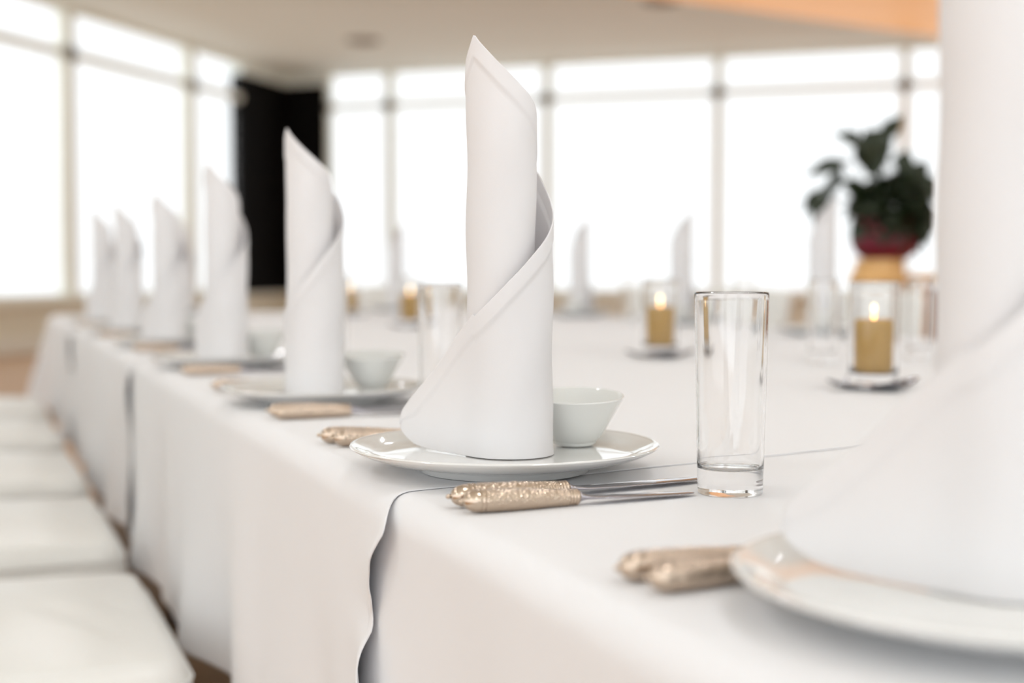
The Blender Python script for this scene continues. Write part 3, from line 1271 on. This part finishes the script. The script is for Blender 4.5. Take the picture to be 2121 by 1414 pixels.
def make_chair():
    """local +x points at the table, seat front edge at x = 0"""
    t = thing('dining_chair', 'x', 'chair')
    sx, sy = 0.255, 0.275
    bm, rim = soft_slab(sx, sy, 0.085, 0.030, 0.05)
    bmesh.ops.translate(bm, vec=(-sx, 0, 0.372), verts=bm.verts)
    s = obj('seat', bm, M['leather'], t)
    b = bmesh.new()
    pts = [p + Vector((-sx, 0, 0.372 - 0.004)) + Vector((p.x, p.y, 0)).normalized() * 0.003 for p in rim]
    tube(b, pts + [pts[0]], 0.0024, 6, cap=False)
    obj('piping', b, M['leather'], s)
    bm, rim = soft_slab(0.235, sy, 0.06, 0.012, 0.05)
    # stand it up as a backrest, leaning back a little
    mt = Matrix.Translation((-2 * sx + 0.075, 0, 0.47 + 0.150)) @ Matrix.Rotation(math.radians(-98), 4, 'Y') @ Matrix.Translation((0, 0, -0.03))
    bmesh.ops.transform(bm, matrix=mt @ Matrix.Rotation(PI, 4, 'X') @ Matrix.Translation((0, 0, -0.06)), verts=bm.verts)
    obj('backrest', bm, M['leather'], t)
    b = bmesh.new()
    box(b, (-2 * sx + .02, -sy + .02, 0.335), (-.02, sy - .02, 0.372), 0.004, 2)
    obj('seat_frame', b, M['darkwood'], t, sharp=40)
    for ix in (-2 * sx + .05, -.05):
        for iy in (-sy + .05, sy - .05):
            b = bmesh.new()
            lathe(b, [(0, 0), (.014, 0), (.016, .004), (.022, .34), (0, .34)], 16, Matrix.Translation((ix, iy, 0)))
            obj('leg', b, M['darkwood'], t, sharp=40)
    return t


chair0 = make_chair()
used = [False]


def chair(p, rz, label, group):
    if not used[0]:
        used[0] = True
        chair0.location = p
        chair0.rotation_euler = (0, 0, rz)
        tag(chair0, label, None, group)
        return chair0
    return copy_tree(chair0, p, rz, label, group)


ed = [1.15, 1.90, 2.66, 3.45, 4.27]
cl = ['white leather chair at the lower photo corner, with stitched seat edge fully visible',
      'white leather chair second along the table, wrinkled seat behind the lowest chair',
      'white leather chair third along the table counting from the lower photo corner',
      'white leather chair fourth along the table counting from the lower photo corner',
      'white leather chair fifth along the table, beside the orange floor']
for k, u in enumerate(ed):
    chair(T(u - .275, -.066, 0), ANG, cl[k], 'white leather chairs along the table edge')
fc = [(4.30, 'beige looking white chair back behind the middle candle, across the table'),
      (3.60, 'white chair across the table seen through the sharply focused tumbler'),
      (2.82, 'white chair across the table beside the potted plant'),
      (2.05, 'white chair across the table beyond the closer candle')]
for u, lb in fc:
    chair(T(u, TW + .17, 0), ANG + PI, lb, 'white chairs across the table')
for v, lb in ((1.80, 'white chair at the far table end between the two distant candles'),):
    chair(T(TL + .24, v - .06, 0), ANG - PI / 2, lb, 'white chairs at the far table end')

# ================================================================== PLANT ON THE POST
YP = 5.0


def up(px, py):
    return PY(px, py, YP)


pb = up(1832, 537)
SC = FPX / YP
post = thing('newel_post', 'turned honey coloured wooden post carrying the potted plant', 'post', (pb.x - .02, pb.y, 0))
bm = bmesh.new()
pz = pb.z
lathe(bm, smooth_prof([(0, pz), (.080, pz), (.088, pz - .004), (.090, pz - .02), (.096, pz - .045), (.112, pz - .07), (.114, pz - .085), (.085, pz - .105), (.055, pz - .125), (.045, pz - .15),
                       (.05, pz - .3), (.06, pz - .5), (.045, pz - .7), (.05, .16)], 4), 48)
obj('baluster', bm, M['lightwood'], post)
bm = bmesh.new()
box(bm, (-.07, -.07, 0), (.07, .07, .165), .006, 2)
obj('base', bm, M['lightwood'], post, sharp=40)
rail = thing('handrail', 'honey coloured wooden rail with reddish brown board, joined to the plant post', 'railing', (pb.x + .08, pb.y + .02, 0), math.radians(6))
bm = bmesh.new()
box(bm, (0.016, -.03, .880), (2.4, .03, .918), .010, 3)
obj('rail_top', bm, M['lightwood'], rail, sharp=50)
bm = bmesh.new()
box(bm, (.07, -.012, .10), (2.4, .012, .86), .003, 2)
obj('board', bm, M['redwood'], rail, sharp=40)
for x in (.10, 1.2, 2.36):
    bm = bmesh.new()
    box(bm, (x - .02, -.025, 0), (x + .02, .025, .885), .004, 2)
    obj('rail_post', bm, M['lightwood'], rail, sharp=40)

plant = thing('potted_plant', 'dark green leafy plant in a maroon pot on the wooden post', 'plant', (pb.x, pb.y, pb.z + .001))
bm = bmesh.new()
lathe(bm, smooth_prof([(0, 0), (.078, 0), (.086, .004), (.105, .02), (.122, .05), (.124, .075), (.116, .11), (.108, .135), (.112, .147), (.104, .150), (.098, .140), (.09, .13), (0, .128)], 4), 56)
obj('pot', bm, M['pot'], plant)
bm = bmesh.new()


def leaf(bm, base, tip, width, nrm, droop=0.12):
    base, tip = Vector(base), Vector(tip)
    ax = tip - base
    L = ax.length
    d = ax.normalized()
    n = (nrm - d * nrm.dot(d)).normalized()
    s = d.cross(n)
    ws = [0.02, .30, .72, .96, 1.0, .86, .58, .26, .0]
    rows = []
    for i, wv in enumerate(ws):
        t = i / (len(ws) - 1)
        c = base + ax * t + n * (math.sin(PI * t) * droop * L)
        row = []
        for j in (-1, -.55, 0, .55, 1):
            row.append(bm.verts.new(c + s * (j * wv * width / 2) + n * (abs(j) * wv * width * .13) + n * 0.004 * math.sin(t * 9 + j * 3)))
        rows.append(row)
    for a, b in zip(rows, rows[1:]):
        for j in range(4):
            bm.faces.new((a[j], a[j + 1], b[j + 1], b[j]))


def lp(px, py, dy=0.0):
    p = PY(px, py, YP + dy)
    return Vector((p.x - pb.x, p.y - pb.y, p.z - pb.z - .001))


rnd = random.Random(11)
core = lp(1845, 440)
for k in range(190):
    th = rnd.uniform(0, 2 * PI)
    ph_ = math.acos(rnd.uniform(-.85, 1))
    dvec = Vector((math.sin(ph_) * math.cos(th), math.sin(ph_) * math.sin(th), math.cos(ph_)))
    rr = rnd.uniform(.055, .125)
    b_ = core + Vector((dvec.x * rr * .9, dvec.y * rr, dvec.z * rr * .95))
    t_ = b_ + (dvec + Vector((rnd.uniform(-.4, .4), rnd.uniform(-.4, .4), rnd.uniform(-.7, .2)))).normalized() * rnd.uniform(.06, .085)
    if math.hypot(t_.x - core.x, t_.z - core.z) > .172:
        t_ = core + (t_ - core) * (.172 / (t_ - core).length)
    leaf(bm, b_, t_, rnd.uniform(.08, .11), (dvec + Vector((0, -.3, .4))).normalized(), .15)
sprays = [((1808, 345), (1778, 285), .085), ((1790, 305), (1724, 274), .060), ((1795, 330), (1842, 262), .110), ((1818, 300), (1872, 236), .070),
          ((1800, 365), (1795, 262), .110), ((1780, 300), (1750, 276), .06), ((1762, 332), (1664, 366), .060), ((1745, 345), (1712, 405), .05), ((1735, 350), (1704, 440), .045),
          ((1715, 400), (1682, 470), .070), ((1705, 385), (1662, 445), .055), ((1790, 410), (1738, 372), .08), ((1800, 380), (1764, 430), .09), ((1880, 340), (1925, 378), .09),
          ((1890, 360), (1944, 420), .09), ((1890, 420), (1942, 480), .09), ((1865, 470), (1905, 530), .08), ((1800, 300), (1840, 340), .10), ((1845, 330), (1895, 345), .09),
          ((1810, 330), (1830, 285), .09), ((1870, 460), (1930, 500), .09), ((1855, 360), (1890, 320), .08), ((1790, 460), (1760, 500), .07), ((1820, 370), (1790, 320), .10)]
for a, b_, wd in sprays:
    dy = rnd.uniform(-.08, .06)
    leaf(bm, lp(*a, dy), lp(*b_, dy + rnd.uniform(-.03, .03)), wd, Vector((rnd.uniform(-.25, .25), -.92, .35)).normalized(), .10)
for a, b_ in (((1835, 480), (1800, 300)), ((1830, 480), (1752, 340)), ((1840, 480), (1826, 290)), ((1830, 470), (1710, 400)), ((1845, 480), (1885, 350))):
    p0, p1 = lp(*a), lp(*b_)
    mid = (p0 + p1) / 2 + Vector((0, 0, .03))
    tube(bm, [p0, mid, p1], [.005, .004, .003], 6)
fo = obj('foliage', bm, M['leaf'], plant)
